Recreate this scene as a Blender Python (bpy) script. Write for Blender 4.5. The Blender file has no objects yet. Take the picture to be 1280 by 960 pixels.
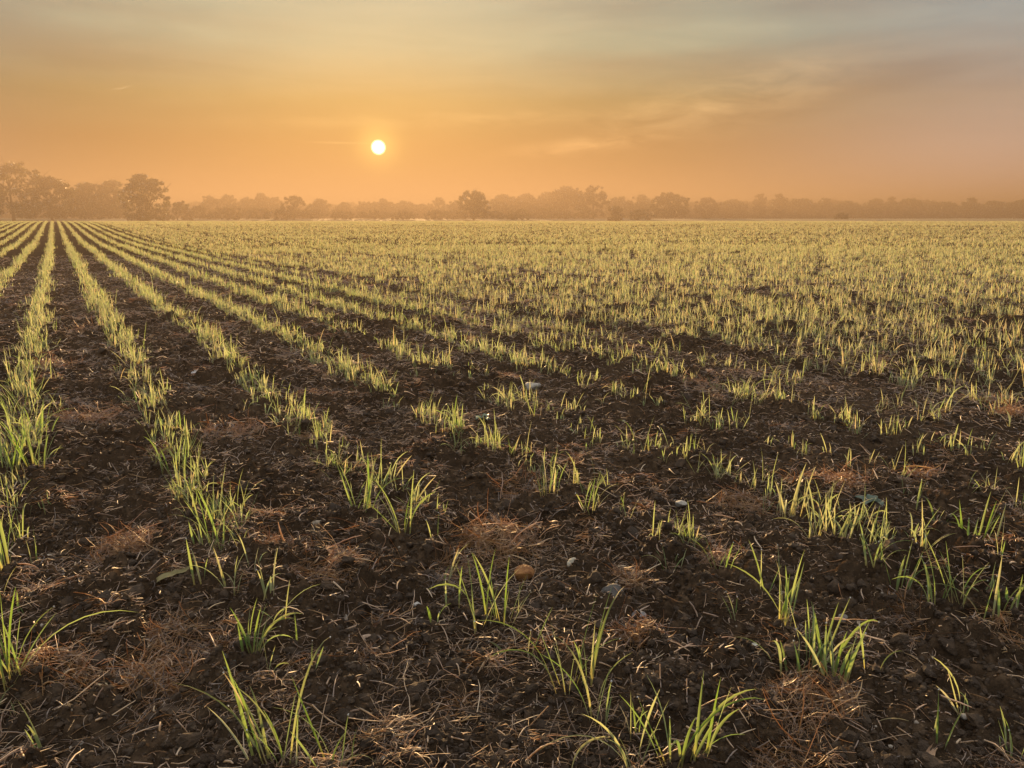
import bpy, math
import numpy as np

# ------------------------------------------------------------------ basics
scene = bpy.context.scene
COL = scene.collection
RNG = np.random.default_rng(20231)
PI = math.pi

F_PX = 961.0            # focal length in pixels of a 1280 wide frame
CAM_H = 0.80            # camera height in metres
PITCH = math.atan(205 / F_PX)
SUN_EL = math.radians(5.0)
SUN_AZ = math.radians(-9.47)          # from +Y, towards +X positive
SUN_DIR = np.array([math.sin(SUN_AZ) * math.cos(SUN_EL), math.cos(SUN_AZ) * math.cos(SUN_EL), math.sin(SUN_EL)])
ROW_AZ = math.radians(-30.2)          # direction in which the crop rows run
ROW_D = np.array([math.sin(ROW_AZ), math.cos(ROW_AZ)])
ROW_N = np.array([math.cos(ROW_AZ), -math.sin(ROW_AZ)])
ROW_STEP, ROW_0 = 0.475, -0.19


def lin(r, g, b):
    f = lambda c: c / 12.92 if c <= 0.04045 else ((c + 0.055) / 1.055) ** 2.4
    return (f(r / 255), f(g / 255), f(b / 255), 1.0)


def smooth(t):
    t = np.clip(t, 0, 1)
    return t * t * (3 - 2 * t)


# ------------------------------------------------------------------ numpy noise
def hash2(ix, iy, k):
    n = (ix.astype(np.int64) * 374761393 + iy.astype(np.int64) * 668265263 + k * 1442695041) & 0xFFFFFFFF
    n = ((n ^ (n >> 13)) * 1274126177) & 0xFFFFFFFF
    n = ((n ^ (n >> 16)) * 2246822519) & 0xFFFFFFFF
    n = n ^ (n >> 15)
    return (n & 0xFFFFFF) / float(0xFFFFFF)


def vnoise(x, y, k=0):
    ix, iy = np.floor(x), np.floor(y)
    fx, fy = x - ix, y - iy
    fx, fy = fx * fx * (3 - 2 * fx), fy * fy * (3 - 2 * fy)
    a, b = hash2(ix, iy, k), hash2(ix + 1, iy, k)
    c, d = hash2(ix, iy + 1, k), hash2(ix + 1, iy + 1, k)
    return (a + (b - a) * fx) * (1 - fy) + (c + (d - c) * fx) * fy


def fbm(x, y, k=0, o=4):
    s, a, t = 0.0, 0.5, 0.0
    for i in range(o):
        s = s + a * vnoise(x, y, k + i)
        t += a
        a *= 0.5
        x, y = x * 2.03 + 17.1, y * 2.03 - 9.7
    return s / t


def clods(x, y, cell, k):
    """rounded lumps, one per cell, of random size"""
    gx, gy = x / cell, y / cell
    ix, iy = np.floor(gx), np.floor(gy)
    h = np.zeros_like(x)
    for dx in (-1, 0, 1):
        for dy in (-1, 0, 1):
            cx, cy = ix + dx, iy + dy
            px, py = cx + hash2(cx, cy, k), cy + hash2(cx, cy, k + 1)
            r = 0.28 + 0.6 * hash2(cx, cy, k + 2) ** 2
            d2 = ((gx - px) ** 2 + (gy - py) ** 2) / (r * r)
            h = np.maximum(h, np.sqrt(np.clip(1 - d2, 0, 1)) * r)
    return h * cell


# ------------------------------------------------------------------ terrain
def z_macro(x, y):
    r = np.hypot(x, y)
    z = 0.60 * smooth((r - 25) / 60) - 1.3 * smooth((r - 88) / 60) + 1.9 * smooth((r - 165) / 90) + 0.8 * smooth((r - 300) / 300)
    z = z + 0.05 * (fbm(x / 5.0, y / 5.0, 40, 2) - 0.5) * smooth((110 - r) / 20)
    return z


def z_low(x, y):
    """terrain with the broad unevenness of the tilled soil (litter lies on this)"""
    r = np.hypot(x, y)
    near = smooth((14 - r) / 8)
    u = x * ROW_N[0] + y * ROW_N[1]
    ph = (u - ROW_0) / ROW_STEP
    ridge = 0.006 * np.cos(2 * PI * ph)
    return z_macro(x, y) + 0.055 * (fbm(x / 0.33, y / 0.33, 11, 3) - 0.5) * (0.25 + 0.75 * near) + ridge


def z_full(x, y):
    r = np.hypot(x, y)
    near = smooth((16 - r) / 9)
    u = x * ROW_N[0] + y * ROW_N[1]
    track = np.exp(-((u - 3.08) / 0.24) ** 4)
    near = near * (1 - 0.72 * track)
    m = fbm(x / 0.5, y / 0.5, 77, 2)
    z = z_low(x, y)
    z = z + near * (0.75 * clods(x, y, 0.085, 3) * (0.2 + m) + 0.95 * clods(x + 3.3, y, 0.036, 8) * (0.3 + m) + 0.8 * clods(x, y + 7, 0.016, 13))
    z = z + near * 0.006 * (fbm(x / 0.012, y / 0.012, 31, 2) - 0.5)
    return z - 0.013 * near - 0.012 * track


def ray(px, py):
    a, b = (px - 640) / F_PX, (480 - py) / F_PX
    return np.array([a, math.cos(PITCH) + b * math.sin(PITCH), -math.sin(PITCH) + b * math.cos(PITCH)])


def at(px, py):
    """ground point that the photograph shows at a pixel (1280x960)"""
    d = ray(px, py)
    t = CAM_H / -d[2]
    for _ in range(12):
        z = float(z_low(np.array([d[0] * t]), np.array([d[1] * t]))[0])
        t = t * 0.4 + 0.6 * (z - CAM_H) / d[2]
    return np.array([d[0] * t, d[1] * t, CAM_H + d[2] * t]), t     # t = depth along the view axis


# ------------------------------------------------------------------ mesh helpers
def mesh_np(name, V, quads=None, tris=None, col=None, mats=(), smooth_shade=True, par=None, link=True):
    me = bpy.data.meshes.new(name)
    V = np.ascontiguousarray(V, dtype=np.float32)
    parts = []
    nq = 0 if quads is None else len(quads)
    nt = 0 if tris is None else len(tris)
    loops = np.concatenate([np.asarray(q).reshape(-1) for q in (quads, tris) if q is not None and len(q)]).astype(np.int32)
    me.vertices.add(len(V))
    me.vertices.foreach_set("co", V.reshape(-1))
    me.loops.add(len(loops))
    me.loops.foreach_set("vertex_index", loops)
    starts = np.concatenate([np.arange(nq) * 4, nq * 4 + np.arange(nt) * 3]).astype(np.int32)
    me.polygons.add(nq + nt)
    me.polygons.foreach_set("loop_start", starts)
    me.polygons.foreach_set("use_smooth", np.full(nq + nt, bool(smooth_shade)))
    if col is not None:
        at_ = me.color_attributes.new("tint", "FLOAT_COLOR", "POINT")
        c = np.ones((len(V), 4), dtype=np.float32)
        c[:, : col.shape[1]] = col
        at_.data.foreach_set("color", c.reshape(-1))
    for m in mats:
        me.materials.append(m)
    me.update(calc_edges=True)
    if not link:
        return me
    o = bpy.data.objects.new(name, me)
    COL.objects.link(o)
    if par is not None:
        o.parent = par
    return o


def tag(o, label=None, cat=None, group=None, kind=None):
    for k, v in (("label", label), ("category", cat), ("group", group), ("kind", kind)):
        if v:
            o[k] = v
    return o


def empty(name, loc):
    o = bpy.data.objects.new(name, None)
    o.location = loc
    o.empty_display_size = 0.05
    COL.objects.link(o)
    return o


# ------------------------------------------------------------------ blades and fibres
def blades(base, length, az, lean, bend, width, tint, segs=5, fold=True, twist=None):
    """grass leaves as arched, tapered, lightly folded strips. All arguments are arrays of N."""
    n = len(length)
    t = np.linspace(0, 1, segs + 1)
    th = lean[:, None] + bend[:, None] * t[None] ** 1.6
    ds = length[:, None] / segs
    dx, dz = np.sin(th) * ds, np.cos(th) * ds
    hx = np.concatenate([np.zeros((n, 1)), np.cumsum((dx[:, :-1] + dx[:, 1:]) / 2, 1)], 1)
    hz = np.concatenate([np.zeros((n, 1)), np.cumsum((dz[:, :-1] + dz[:, 1:]) / 2, 1)], 1)
    P = np.zeros((n, segs + 1, 3))
    P[..., 0] = base[:, None, 0] + hx * np.sin(az)[:, None]
    P[..., 1] = base[:, None, 1] + hx * np.cos(az)[:, None]
    P[..., 2] = base[:, None, 2] + hz
    w = np.interp(t, [0, 0.15, 0.45, 0.8, 1], [0.55, 0.8, 1.0, 0.68, 0.04])[None] * width[:, None] * 0.5
    tw = (twist if twist is not None else np.zeros(n))[:, None] * t[None]
    side = np.stack([np.cos(az), -np.sin(az), np.zeros(n)], 1)[:, None, :]
    nor = np.stack([-np.cos(th) * np.sin(az)[:, None], -np.cos(th) * np.cos(az)[:, None], np.sin(th)], -1)
    s = side * np.cos(tw)[..., None] + nor * np.sin(tw)[..., None]
    m = nor * np.cos(tw)[..., None] - side * np.sin(tw)[..., None]
    A, B = P - s * w[..., None], P + s * w[..., None]
    tt = np.broadcast_to(t[None], (n, segs + 1))
    if fold:
        C = P - m * (w * 0.42)[..., None]
        V = np.stack([A, C, B], 2)
        k = 3
    else:
        V = np.stack([A, B], 2)
        k = 2
    idx = np.arange(n * (segs + 1) * k).reshape(n, segs + 1, k)
    q = []
    for j in range(k - 1):
        q.append(np.stack([idx[:, :-1, j], idx[:, :-1, j + 1], idx[:, 1:, j + 1], idx[:, 1:, j]], -1).reshape(-1, 4))
    col = np.zeros((n, segs + 1, k, 3))
    col[..., 0] = tint[:, None, None]
    col[..., 1] = tt[:, :, None]
    col[..., 2] = (np.arange(n) * 0.6180339 % 1.0)[:, None, None]
    return V.reshape(-1, 3), np.concatenate(q), col.reshape(-1, 3), P


def tubes(P, rad, tint):
    """three-sided tubes along N paths P (N,S,3) with radii (N,S)"""
    n, s, _ = P.shape
    T = np.gradient(P, axis=1)
    T /= np.linalg.norm(T, axis=2, keepdims=True) + 1e-9
    up = np.zeros_like(T)
    up[..., 2] = 1
    up[np.abs(T[..., 2]) > 0.9] = (1, 0, 0)
    a = np.cross(T, up)
    a /= np.linalg.norm(a, axis=2, keepdims=True) + 1e-9
    b = np.cross(a, T)
    R = []
    for k in range(3):
        an = 2 * PI * k / 3
        R.append(P + (a * math.cos(an) + b * math.sin(an)) * rad[..., None])
    V = np.stack(R, 2)
    idx = np.arange(n * s * 3).reshape(n, s, 3)
    q = [np.stack([idx[:, :-1, j], idx[:, :-1, (j + 1) % 3], idx[:, 1:, (j + 1) % 3], idx[:, 1:, j]], -1).reshape(-1, 4) for j in range(3)]
    col = np.zeros((n, s, 3, 3))
    col[..., 0] = tint[:, None, None]
    col[..., 1] = np.linspace(0, 1, s)[None, :, None]
    return V.reshape(-1, 3), np.concatenate(q), col.reshape(-1, 3)


def lying_fibres(x, y, length, radius, tint, rng, lift, segs=5, curl=0.9, zfun=z_low):
    """dry stalks and roots that lie on the soil, arched and curled"""
    n = len(x)
    t = np.linspace(0, 1, segs + 1)
    az = rng.uniform(0, 2 * PI, n)
    straight = zfun is z_full
    k = rng.normal(0, curl, n)
    k2 = rng.normal(0, curl * 0.7, n)
    a = az[:, None] + k[:, None] * t[None] + k2[:, None] * np.sin(t * 5)[None]
    st = length[:, None] / segs
    X = x[:, None] + np.concatenate([np.zeros((n, 1)), np.cumsum(np.cos(a[:, 1:]) * st, 1)], 1)
    Y = y[:, None] + np.concatenate([np.zeros((n, 1)), np.cumsum(np.sin(a[:, 1:]) * st, 1)], 1)
    Z = zfun(X, Y) if not straight else np.repeat(zfun(x, y)[:, None], segs + 1, 1)
    slope = rng.normal(0, 0.28, n) * length
    arch = np.clip(length / 0.09, 0, 1)[:, None] * rng.random(n)[:, None]
    Z = Z + lift[:, None] * (0.4 + arch * np.sin(PI * t)[None]) + np.maximum(slope[:, None] * (t[None] - 0.4), -0.004)
    P = np.stack([X, Y, Z], -1)
    rad = radius[:, None] * np.interp(t, [0, 0.7, 1], [1, 0.9, 0.45])[None]
    return tubes(P, rad, tint)


def join(parts):
    V, Q, C, o = [], [], [], 0
    for v, q, c in parts:
        V.append(v); Q.append(q + o); C.append(c)
        o += len(v)
    return np.concatenate(V), np.concatenate(Q), np.concatenate(C)


# ------------------------------------------------------------------ materials
def new_mat(name):
    m = bpy.data.materials.new(name)
    m.use_nodes = True
    nt = m.node_tree
    nt.nodes.clear()
    out = nt.nodes.new("ShaderNodeOutputMaterial")
    return m, nt, out


def N(nt, t, **kw):
    n = nt.nodes.new(t)
    for k, v in kw.items():
        setattr(n, k, v)
    return n


def ramp(nt, fac, stops, interp="LINEAR"):
    r = N(nt, "ShaderNodeValToRGB")
    r.color_ramp.interpolation = interp
    e = r.color_ramp.elements
    while len(e) < len(stops):
        e.new(0.5)
    for el, (p, c) in zip(e, stops):
        el.position = p
        el.color = (*c[:3], 1)
    nt.links.new(fac, r.inputs[0])
    return r.outputs[0]


def math_(nt, op, a, b=None, c=None):
    n = N(nt, "ShaderNodeMath", operation=op)
    for i, v in enumerate((a, b, c)):
        if v is None:
            continue
        if isinstance(v, (int, float)):
            n.inputs[i].default_value = v
        else:
            nt.links.new(v, n.inputs[i])
    return n.outputs[0]


def mixc(nt, fac, a, b, mode="MIX"):
    n = N(nt, "ShaderNodeMix", data_type="RGBA", blend_type=mode)
    for s, v in ((n.inputs[0], fac), (n.inputs[6], a), (n.inputs[7], b)):
        if isinstance(v, (int, float)):
            s.default_value = v
        elif isinstance(v, tuple):
            s.default_value = (*v[:3], 1)
        else:
            nt.links.new(v, s)
    return n.outputs[2]


def noise(nt, vec, scale, detail=4, rough=0.55):
    n = N(nt, "ShaderNodeTexNoise")
    n.inputs["Scale"].default_value = scale
    n.inputs["Detail"].default_value = detail
    n.inputs["Roughness"].default_value = rough
    if vec is not None:
        nt.links.new(vec, n.inputs["Vector"])
    return n.outputs["Fac"]


def leaf_shader(nt, out, diff, trans, mix=0.5, gloss=0.08, rough=0.35):
    d = N(nt, "ShaderNodeBsdfDiffuse")
    t = N(nt, "ShaderNodeBsdfTranslucent")
    g = N(nt, "ShaderNodeBsdfGlossy")
    g.inputs["Roughness"].default_value = rough
    g.inputs["Color"].default_value = (1, 1, 1, 1)
    nt.links.new(diff, d.inputs["Color"])
    nt.links.new(trans, t.inputs["Color"])
    m1 = N(nt, "ShaderNodeMixShader")
    m1.inputs[0].default_value = mix
    nt.links.new(d.outputs[0], m1.inputs[1]); nt.links.new(t.outputs[0], m1.inputs[2])
    m2 = N(nt, "ShaderNodeMixShader")
    if gloss is not None:
        fr = N(nt, "ShaderNodeFresnel"); fr.inputs[0].default_value = 1.4
        nt.links.new(math_(nt, "MULTIPLY", fr.outputs[0], gloss), m2.inputs[0])
    nt.links.new(m1.outputs[0], m2.inputs[1]); nt.links.new(g.outputs[0], m2.inputs[2])
    nt.links.new(m2.outputs[0], out.inputs[0])


def attr(nt):
    a = N(nt, "ShaderNodeAttribute", attribute_name="tint")
    s = N(nt, "ShaderNodeSeparateColor")
    nt.links.new(a.outputs["Color"], s.inputs[0])
    return s.outputs[0], s.outputs[1], s.outputs[2]


def mat_blade():
    m, nt, out = new_mat("cereal_leaf")
    tint, t, _ = attr(nt)
    c1 = ramp(nt, tint, [(0.0, (0.060, 0.098, 0.028)), (0.45, (0.125, 0.150, 0.060)), (0.8, (0.24, 0.225, 0.10)), (1.0, (0.36, 0.28, 0.15))])
    base = mixc(nt, ramp(nt, t, [(0.0, (1, 1, 1)), (0.30, (0, 0, 0))]), c1, (0.27, 0.22, 0.085))
    tip = mixc(nt, ramp(nt, t, [(0.86, (0, 0, 0)), (1.0, (0.7, 0.7, 0.7))]), base, (0.36, 0.31, 0.15))
    c2 = ramp(nt, tint, [(0.0, (0.20, 0.34, 0.06)), (0.45, (0.42, 0.50, 0.22)), (0.8, (0.54, 0.53, 0.31)), (1.0, (0.56, 0.45, 0.25))])
    tr = mixc(nt, ramp(nt, t, [(0.0, (1, 1, 1)), (0.30, (0, 0, 0))]), c2, (0.50, 0.40, 0.12))
    leaf_shader(nt, out, tip, tr, 0.6, 0.22, 0.5)
    return m


def mat_straw(name, stops, mix=0.35):
    m, nt, out = new_mat(name)
    tint, t, _ = attr(nt)
    c = ramp(nt, tint, stops)
    leaf_shader(nt, out, c, c, mix, 0.16, 0.5)
    return m


def mat_soil(name, spec=0.0):
    m, nt, out = new_mat(name)
    g = N(nt, "ShaderNodeNewGeometry").outputs["Position"]
    b = N(nt, "ShaderNodeBsdfPrincipled")
    n1, n2, n3 = noise(nt, g, 2.2, 5), noise(nt, g, 31, 4), noise(nt, g, 160, 3)
    c = ramp(nt, n1, [(0.3, (0.024, 0.0165, 0.0108)), (0.7, (0.055, 0.037, 0.023))])
    c = mixc(nt, ramp(nt, n2, [(0.52, (0, 0, 0)), (0.75, (1, 1, 1))]), c, (0.105, 0.070, 0.043))
    c = mixc(nt, ramp(nt, n3, [(0.64, (0, 0, 0)), (0.72, (0.7, 0.7, 0.7))]), c, (0.15, 0.105, 0.065))
    nt.links.new(c, b.inputs["Base Color"])
    nt.links.new(ramp(nt, n2, [(0.3, (0.72, 0.72, 0.72)), (0.7, (1, 1, 1))]), b.inputs["Roughness"])
    b.inputs["Specular IOR Level"].default_value = spec
    bp = N(nt, "ShaderNodeBump")
    bp.inputs["Strength"].default_value = 0.9
    bp.inputs["Distance"].default_value = 0.006
    nt.links.new(math_(nt, "ADD", noise(nt, g, 120, 5, 0.65), math_(nt, "MULTIPLY", noise(nt, g, 420, 3), 0.5)), bp.inputs["Height"])
    nt.links.new(bp.outputs[0], b.inputs["Normal"])
    nt.links.new(b.outputs[0], out.inputs[0])
    return m


def mat_plain(name, c1, c2, scale, rough=0.8, bump=0.002, obj=True):
    m, nt, out = new_mat(name)
    v = N(nt, "ShaderNodeTexCoord").outputs["Object"] if obj else N(nt, "ShaderNodeNewGeometry").outputs["Position"]
    b = N(nt, "ShaderNodeBsdfPrincipled")
    f = noise(nt, v, scale, 6, 0.6)
    nt.links.new(ramp(nt, f, [(0.35, c1), (0.68, c2)]), b.inputs["Base Color"])
    b.inputs["Roughness"].default_value = rough
    b.inputs["Specular IOR Level"].default_value = 0.3
    bp = N(nt, "ShaderNodeBump")
    bp.inputs["Strength"].default_value = 0.7
    bp.inputs["Distance"].default_value = bump
    nt.links.new(noise(nt, v, scale * 3, 5, 0.6), bp.inputs["Height"])
    nt.links.new(bp.outputs[0], b.inputs["Normal"])
    nt.links.new(b.outputs[0], out.inputs[0])
    return m


M_BLADE = mat_blade()
M_SOIL = mat_soil("tilled_soil")
M_CRUMB = mat_soil("soil_crumb", 0.22)
M_STRAW = mat_straw("dry_straw", [(0.0, (0.07, 0.038, 0.020)), (0.35, (0.25, 0.135, 0.062)), (0.7, (0.48, 0.30, 0.145)), (1.0, (0.68, 0.52, 0.32))])
M_DEAD = mat_straw("dead_grass", [(0.0, (0.08, 0.038, 0.014)), (0.4, (0.36, 0.185, 0.060)), (0.75, (0.60, 0.35, 0.135)), (1.0, (0.74, 0.54, 0.28))], 0.6)
M_MIST_PASTURE = mat_plain("mist_toned_turf", (0.17, 0.15, 0.075), (0.26, 0.22, 0.12), 0.3, 0.95, 0.01, obj=False)  # turf kept pale so the bright mist strip is put into its colour
M_PEBBLE = mat_plain("pebble", (0.14, 0.11, 0.08), (0.36, 0.31, 0.25), 9, 0.8, 0.002, obj=False)
M_BARK = mat_plain("bark", (0.035, 0.026, 0.02), (0.075, 0.058, 0.045), 3.0, 0.95, 0.01)


def mat_foliage(name, c, tr):
    m, nt, out = new_mat(name)
    tint, t, _ = attr(nt)
    d = ramp(nt, tint, [(0, tuple(k * 0.65 for k in c)), (1, tuple(k * 1.35 for k in c))])
    e = ramp(nt, tint, [(0, tuple(k * 0.65 for k in tr)), (1, tuple(k * 1.35 for k in tr))])
    leaf_shader(nt, out, d, e, 0.35, 0.2, 0.5)
    return m


M_FOL = [mat_foliage("autumn_oak_foliage", (0.055, 0.052, 0.020), (0.09, 0.08, 0.02)), mat_foliage("hedge_foliage", (0.050, 0.058, 0.022), (0.08, 0.09, 0.02)), mat_foliage("bare_twig_foliage", (0.060, 0.046, 0.028), (0.07, 0.05, 0.02))]

# ------------------------------------------------------------------ ground sheets
def build_ground():
    fine = np.radians(np.linspace(-62, 62, 1536))
    rest = np.radians(np.linspace(62, 298, 80))[1:-1]
    ang = np.concatenate([fine, rest])
    r = [0.02, 0.15, 0.3]
    x = 0.42
    while x < 108:
        r.append(x)
        x *= 1.0042 if 0.75 < x < 7 else (1.009 if x < 16 else 1.03)
    r = np.array(r + [110.0])
    A, R = np.meshgrid(ang, r)
    X, Y = R * np.sin(A), R * np.cos(A)
    Z = np.zeros_like(X)
    nf = len(fine)
    Z[:, :nf] = z_full(X[:, :nf], Y[:, :nf])
    Z[:, nf:] = z_low(X[:, nf:], Y[:, nf:])
    V = np.stack([X, Y, Z], -1).reshape(-1, 3)
    nr, na = X.shape
    idx = np.arange(nr * na).reshape(nr, na)
    nx = np.roll(idx, -1, axis=1)
    q = np.stack([idx[:-1], idx[1:], nx[1:], nx[:-1]], -1).reshape(-1, 4)
    tag(mesh_np("field_ground", V, quads=q, mats=[M_SOIL]), kind="structure")
    # the meadow beyond the crest of the field; its pale colour imitates ground mist
    r2 = np.concatenate([[110.0], np.geomspace(114, 1600, 50)])
    ang2 = np.concatenate([fine[::8], [fine[-1]], rest]) if (nf - 1) % 8 else np.concatenate([fine[::8], rest])
    A, R = np.meshgrid(ang2, r2)
    X, Y = R * np.sin(A), R * np.cos(A)
    Z = z_low(X, Y)
    Z[0] -= 0.02
    V = np.stack([X, Y, Z], -1).reshape(-1, 3)
    nr, na = X.shape
    idx = np.arange(nr * na).reshape(nr, na)
    nx = np.roll(idx, -1, axis=1)
    q = np.stack([idx[:-1], idx[1:], nx[1:], nx[:-1]], -1).reshape(-1, 4)
    tag(mesh_np("far_meadow", V, quads=q, mats=[M_MIST_PASTURE]), kind="structure")


build_ground()

# ------------------------------------------------------------------ unit icospheres
import bmesh


def ico(sub):
    bm = bmesh.new()
    bmesh.ops.create_icosphere(bm, subdivisions=sub, radius=1)
    bm.verts.ensure_lookup_table()
    v = np.array([p.co[:] for p in bm.verts])
    t = np.array([[p.index for p in f.verts] for f in bm.faces])
    bm.free()
    return v, t


ICO = {k: ico(k) for k in (1, 2, 3)}


def lump(sub, rng, rough=0.25, flat=0.75, facets=0):
    """an irregular stone or crumb about 1 across"""
    v, t = ICO[sub]
    v = v.copy()
    for s, a in ((1.3, rough), (2.9, rough * 0.45), (6.0, rough * 0.2)):
        o = rng.uniform(0, 50, 3)
        k = v * s + o
        d = vnoise(k[:, 0] + k[:, 2] * 0.7, k[:, 1] - k[:, 2] * 0.6, int(o[0] * 10)) - 0.5
        v = v * (1 + 2 * a * d)[:, None]
    for _ in range(facets):
        n = rng.normal(size=3); n /= np.linalg.norm(n)
        d = v @ n
        v = v - np.clip(d - rng.uniform(0.55, 0.8), 0, None)[:, None] * n * 0.9
    v = v * np.array([1, rng.uniform(0.7, 1.0), flat * rng.uniform(0.8, 1.1)])
    return v * 0.5, t


# ------------------------------------------------------------------ loose crumbs of soil (nobody could count them)
def wedge_points(n, r0, r1, rng, half=42, power=1.0):
    """points in the camera's half plane, spread evenly over log distance (power 1)"""
    u = rng.random(n)
    r = r0 * (r1 / r0) ** (u ** power)
    a = np.radians(rng.uniform(-half, half, n))
    return r * np.sin(a), r * np.cos(a)


def build_crumbs(name, mat, n, seed, med, spread, sink, every=False):
    rng = np.random.default_rng(seed)
    V, T, o = [], [], 0
    protos = [lump(1, rng, 0.50, 0.8, 1) for _ in range(10)] + [lump(2, rng, 0.50, 0.75, 6) for _ in range(6)]
    x, y = wedge_points(n, 0.6, 7.0, rng, 60, 0.95)
    keep = vnoise(x / 0.16, y / 0.16, 91) * 0.7 + rng.random(n) * 0.6 > 0.42 - (9 if every else 0) + 0.35 * np.exp(-((x * ROW_N[0] + y * ROW_N[1] - 3.08) / 0.24) ** 4)
    x, y = x[keep], y[keep]
    n = len(x)
    size = np.clip(np.exp(rng.normal(math.log(med), spread, n)), 0.0025, 0.05) * (0.75 + 0.12 * np.hypot(x, y))
    z = z_full(x, y)
    kind = np.where(size > 0.014, rng.integers(10, 16, n), rng.integers(0, 10, n))
    ang = rng.uniform(0, 2 * PI, n)
    tilt = rng.normal(0, 0.4, n)
    for k in range(16):
        i = np.where(kind == k)[0]
        if not len(i):
            continue
        v, t = protos[k]
        ca, sa, ct, st = np.cos(ang[i]), np.sin(ang[i]), np.cos(tilt[i]), np.sin(tilt[i])
        px = v[None, :, 0] * ct[:, None] - v[None, :, 2] * st[:, None]
        pz = v[None, :, 0] * st[:, None] + v[None, :, 2] * ct[:, None]
        py = np.broadcast_to(v[None, :, 1], px.shape)
        X = (px * ca[:, None] - py * sa[:, None]) * size[i][:, None] + x[i][:, None]
        Y = (px * sa[:, None] + py * ca[:, None]) * size[i][:, None] + y[i][:, None]
        Z = pz * size[i][:, None] + z[i][:, None] + sink * size[i][:, None]
        V.append(np.stack([X, Y, Z], -1).reshape(-1, 3))
        T.append((t[None] + (np.arange(len(i)) * len(v))[:, None, None] + o).reshape(-1, 3))
        o += len(i) * len(v)
    tag(mesh_np(name, np.concatenate(V), tris=np.concatenate(T), mats=[mat], smooth_shade=False), kind="stuff")


build_crumbs("soil_crumbs", M_CRUMB, 130000, 5, 0.0066, 0.6, 0.12)
build_crumbs("soil_clods", M_CRUMB, 1500, 7, 0.024, 0.30, 0.0)
build_crumbs("small_pebbles", M_PEBBLE, 900, 6, 0.006, 0.45, 0.05, True)


# ------------------------------------------------------------------ loose straw and dead roots over the soil
def build_litter():
    rng = np.random.default_rng(8)
    parts = []
    n = 195000
    x, y = wedge_points(n, 0.65, 16.0, rng, 58, 0.70)
    dens = fbm(x / 0.30, y / 0.30, 61, 3)
    left = smooth((0.6 - (x / np.maximum(y, 0.1))) / 1.0)
    keep = rng.random(n) < np.clip((dens - 0.40) * 3.6, 0.05, 1) * (0.35 + 0.65 * left) * (0.45 + 0.55 * smooth((np.hypot(x, y) - 1.2) / 1.2))
    x, y = x[keep], y[keep]
    n = len(x)
    d = np.hypot(x, y)
    ln = np.clip(np.exp(rng.normal(math.log(0.042), 0.55, n)), 0.012, 0.17)
    rad = np.clip(np.exp(rng.normal(math.log(0.00055), 0.4, n)), 0.0003, 0.0016) * (0.8 + 0.16 * d)
    tint = np.clip(rng.beta(1.5, 2.2, n) + (dens[keep] - 0.5) * 0.5, 0, 1)
    lift = np.abs(rng.normal(0.007, 0.008, n))
    parts.append(lying_fibres(x, y, ln, rad, tint, rng, lift, 5, 0.8))
    n = 350000
    x, y = wedge_points(n, 0.65, 14.0, rng, 58, 0.66)
    dens = fbm(x / 0.22 + 9, y / 0.22, 63, 3)
    keep = rng.random(n) < np.clip((dens - 0.36) * 2.8, 0.08, 1) * (0.35 + 0.65 * smooth((np.hypot(x, y) - 1.3) / 1.2))
    x, y, dens = x[keep], y[keep], dens[keep]
    n = len(x)
    d = np.hypot(x, y)
    ln = np.clip(np.exp(rng.normal(math.log(0.015), 0.5, n)), 0.005, 0.05) * (0.8 + .1 * d)
    rad = np.clip(np.exp(rng.normal(math.log(0.0006), 0.5, n)), 0.0003, 0.0022) * (0.8 + 0.16 * d)
    tint = np.clip(rng.beta(1.3, 2.8, n) + (dens - 0.5) * 0.4, 0, 1)
    parts.append(lying_fibres(x, y, ln, rad, tint, rng, np.abs(rng.normal(0.004, 0.005, n)), 3, 0.5, z_full))
    n = 150000
    x, y = wedge_points(n, 3.5, 20.0, rng, 46, 0.8)
    dens = fbm(x / 0.5 + 4, y / 0.5, 67, 3)
    keep = rng.random(n) < np.clip((dens - 0.30) * 2.4, 0.12, 1)
    x, y, dens = x[keep], y[keep], dens[keep]
    n = len(x)
    d = np.hypot(x, y)
    ln = np.clip(np.exp(rng.normal(math.log(.030), .5, n)), .01, .10) * (.9 + .05 * d)
    rad = np.clip(np.exp(rng.normal(math.log(.0009), .4, n)), .0004, .0025) * (.8 + .12 * d)
    parts.append(lying_fibres(x, y, ln, rad, np.clip(rng.beta(1.6, 2.2, n) + (dens - .5) * .4, 0, 1), rng, np.abs(rng.normal(.010, .008, n)), 3, .4, z_full))
    n = 6000
    x, y = wedge_points(n, 0.7, 9.0, rng, 56, 0.8)
    d = np.hypot(x, y)
    ln = np.clip(np.exp(rng.normal(math.log(.035), .45, n)), .012, .10) * (.85 + .06 * d)
    rad = np.clip(np.exp(rng.normal(math.log(.0014), .3, n)), .0008, .0026) * (.85 + .06 * d)
    parts.append(lying_fibres(x, y, ln, rad, np.clip(rng.beta(2.2, 2.0, n), 0, 1), rng, np.abs(rng.normal(.008, .004, n)), 3, .12, z_full))
    V, Q, C = join(parts)
    tag(mesh_np("straw_litter", V, quads=Q, col=C, mats=[M_STRAW]), kind="stuff")


build_litter()


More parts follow.
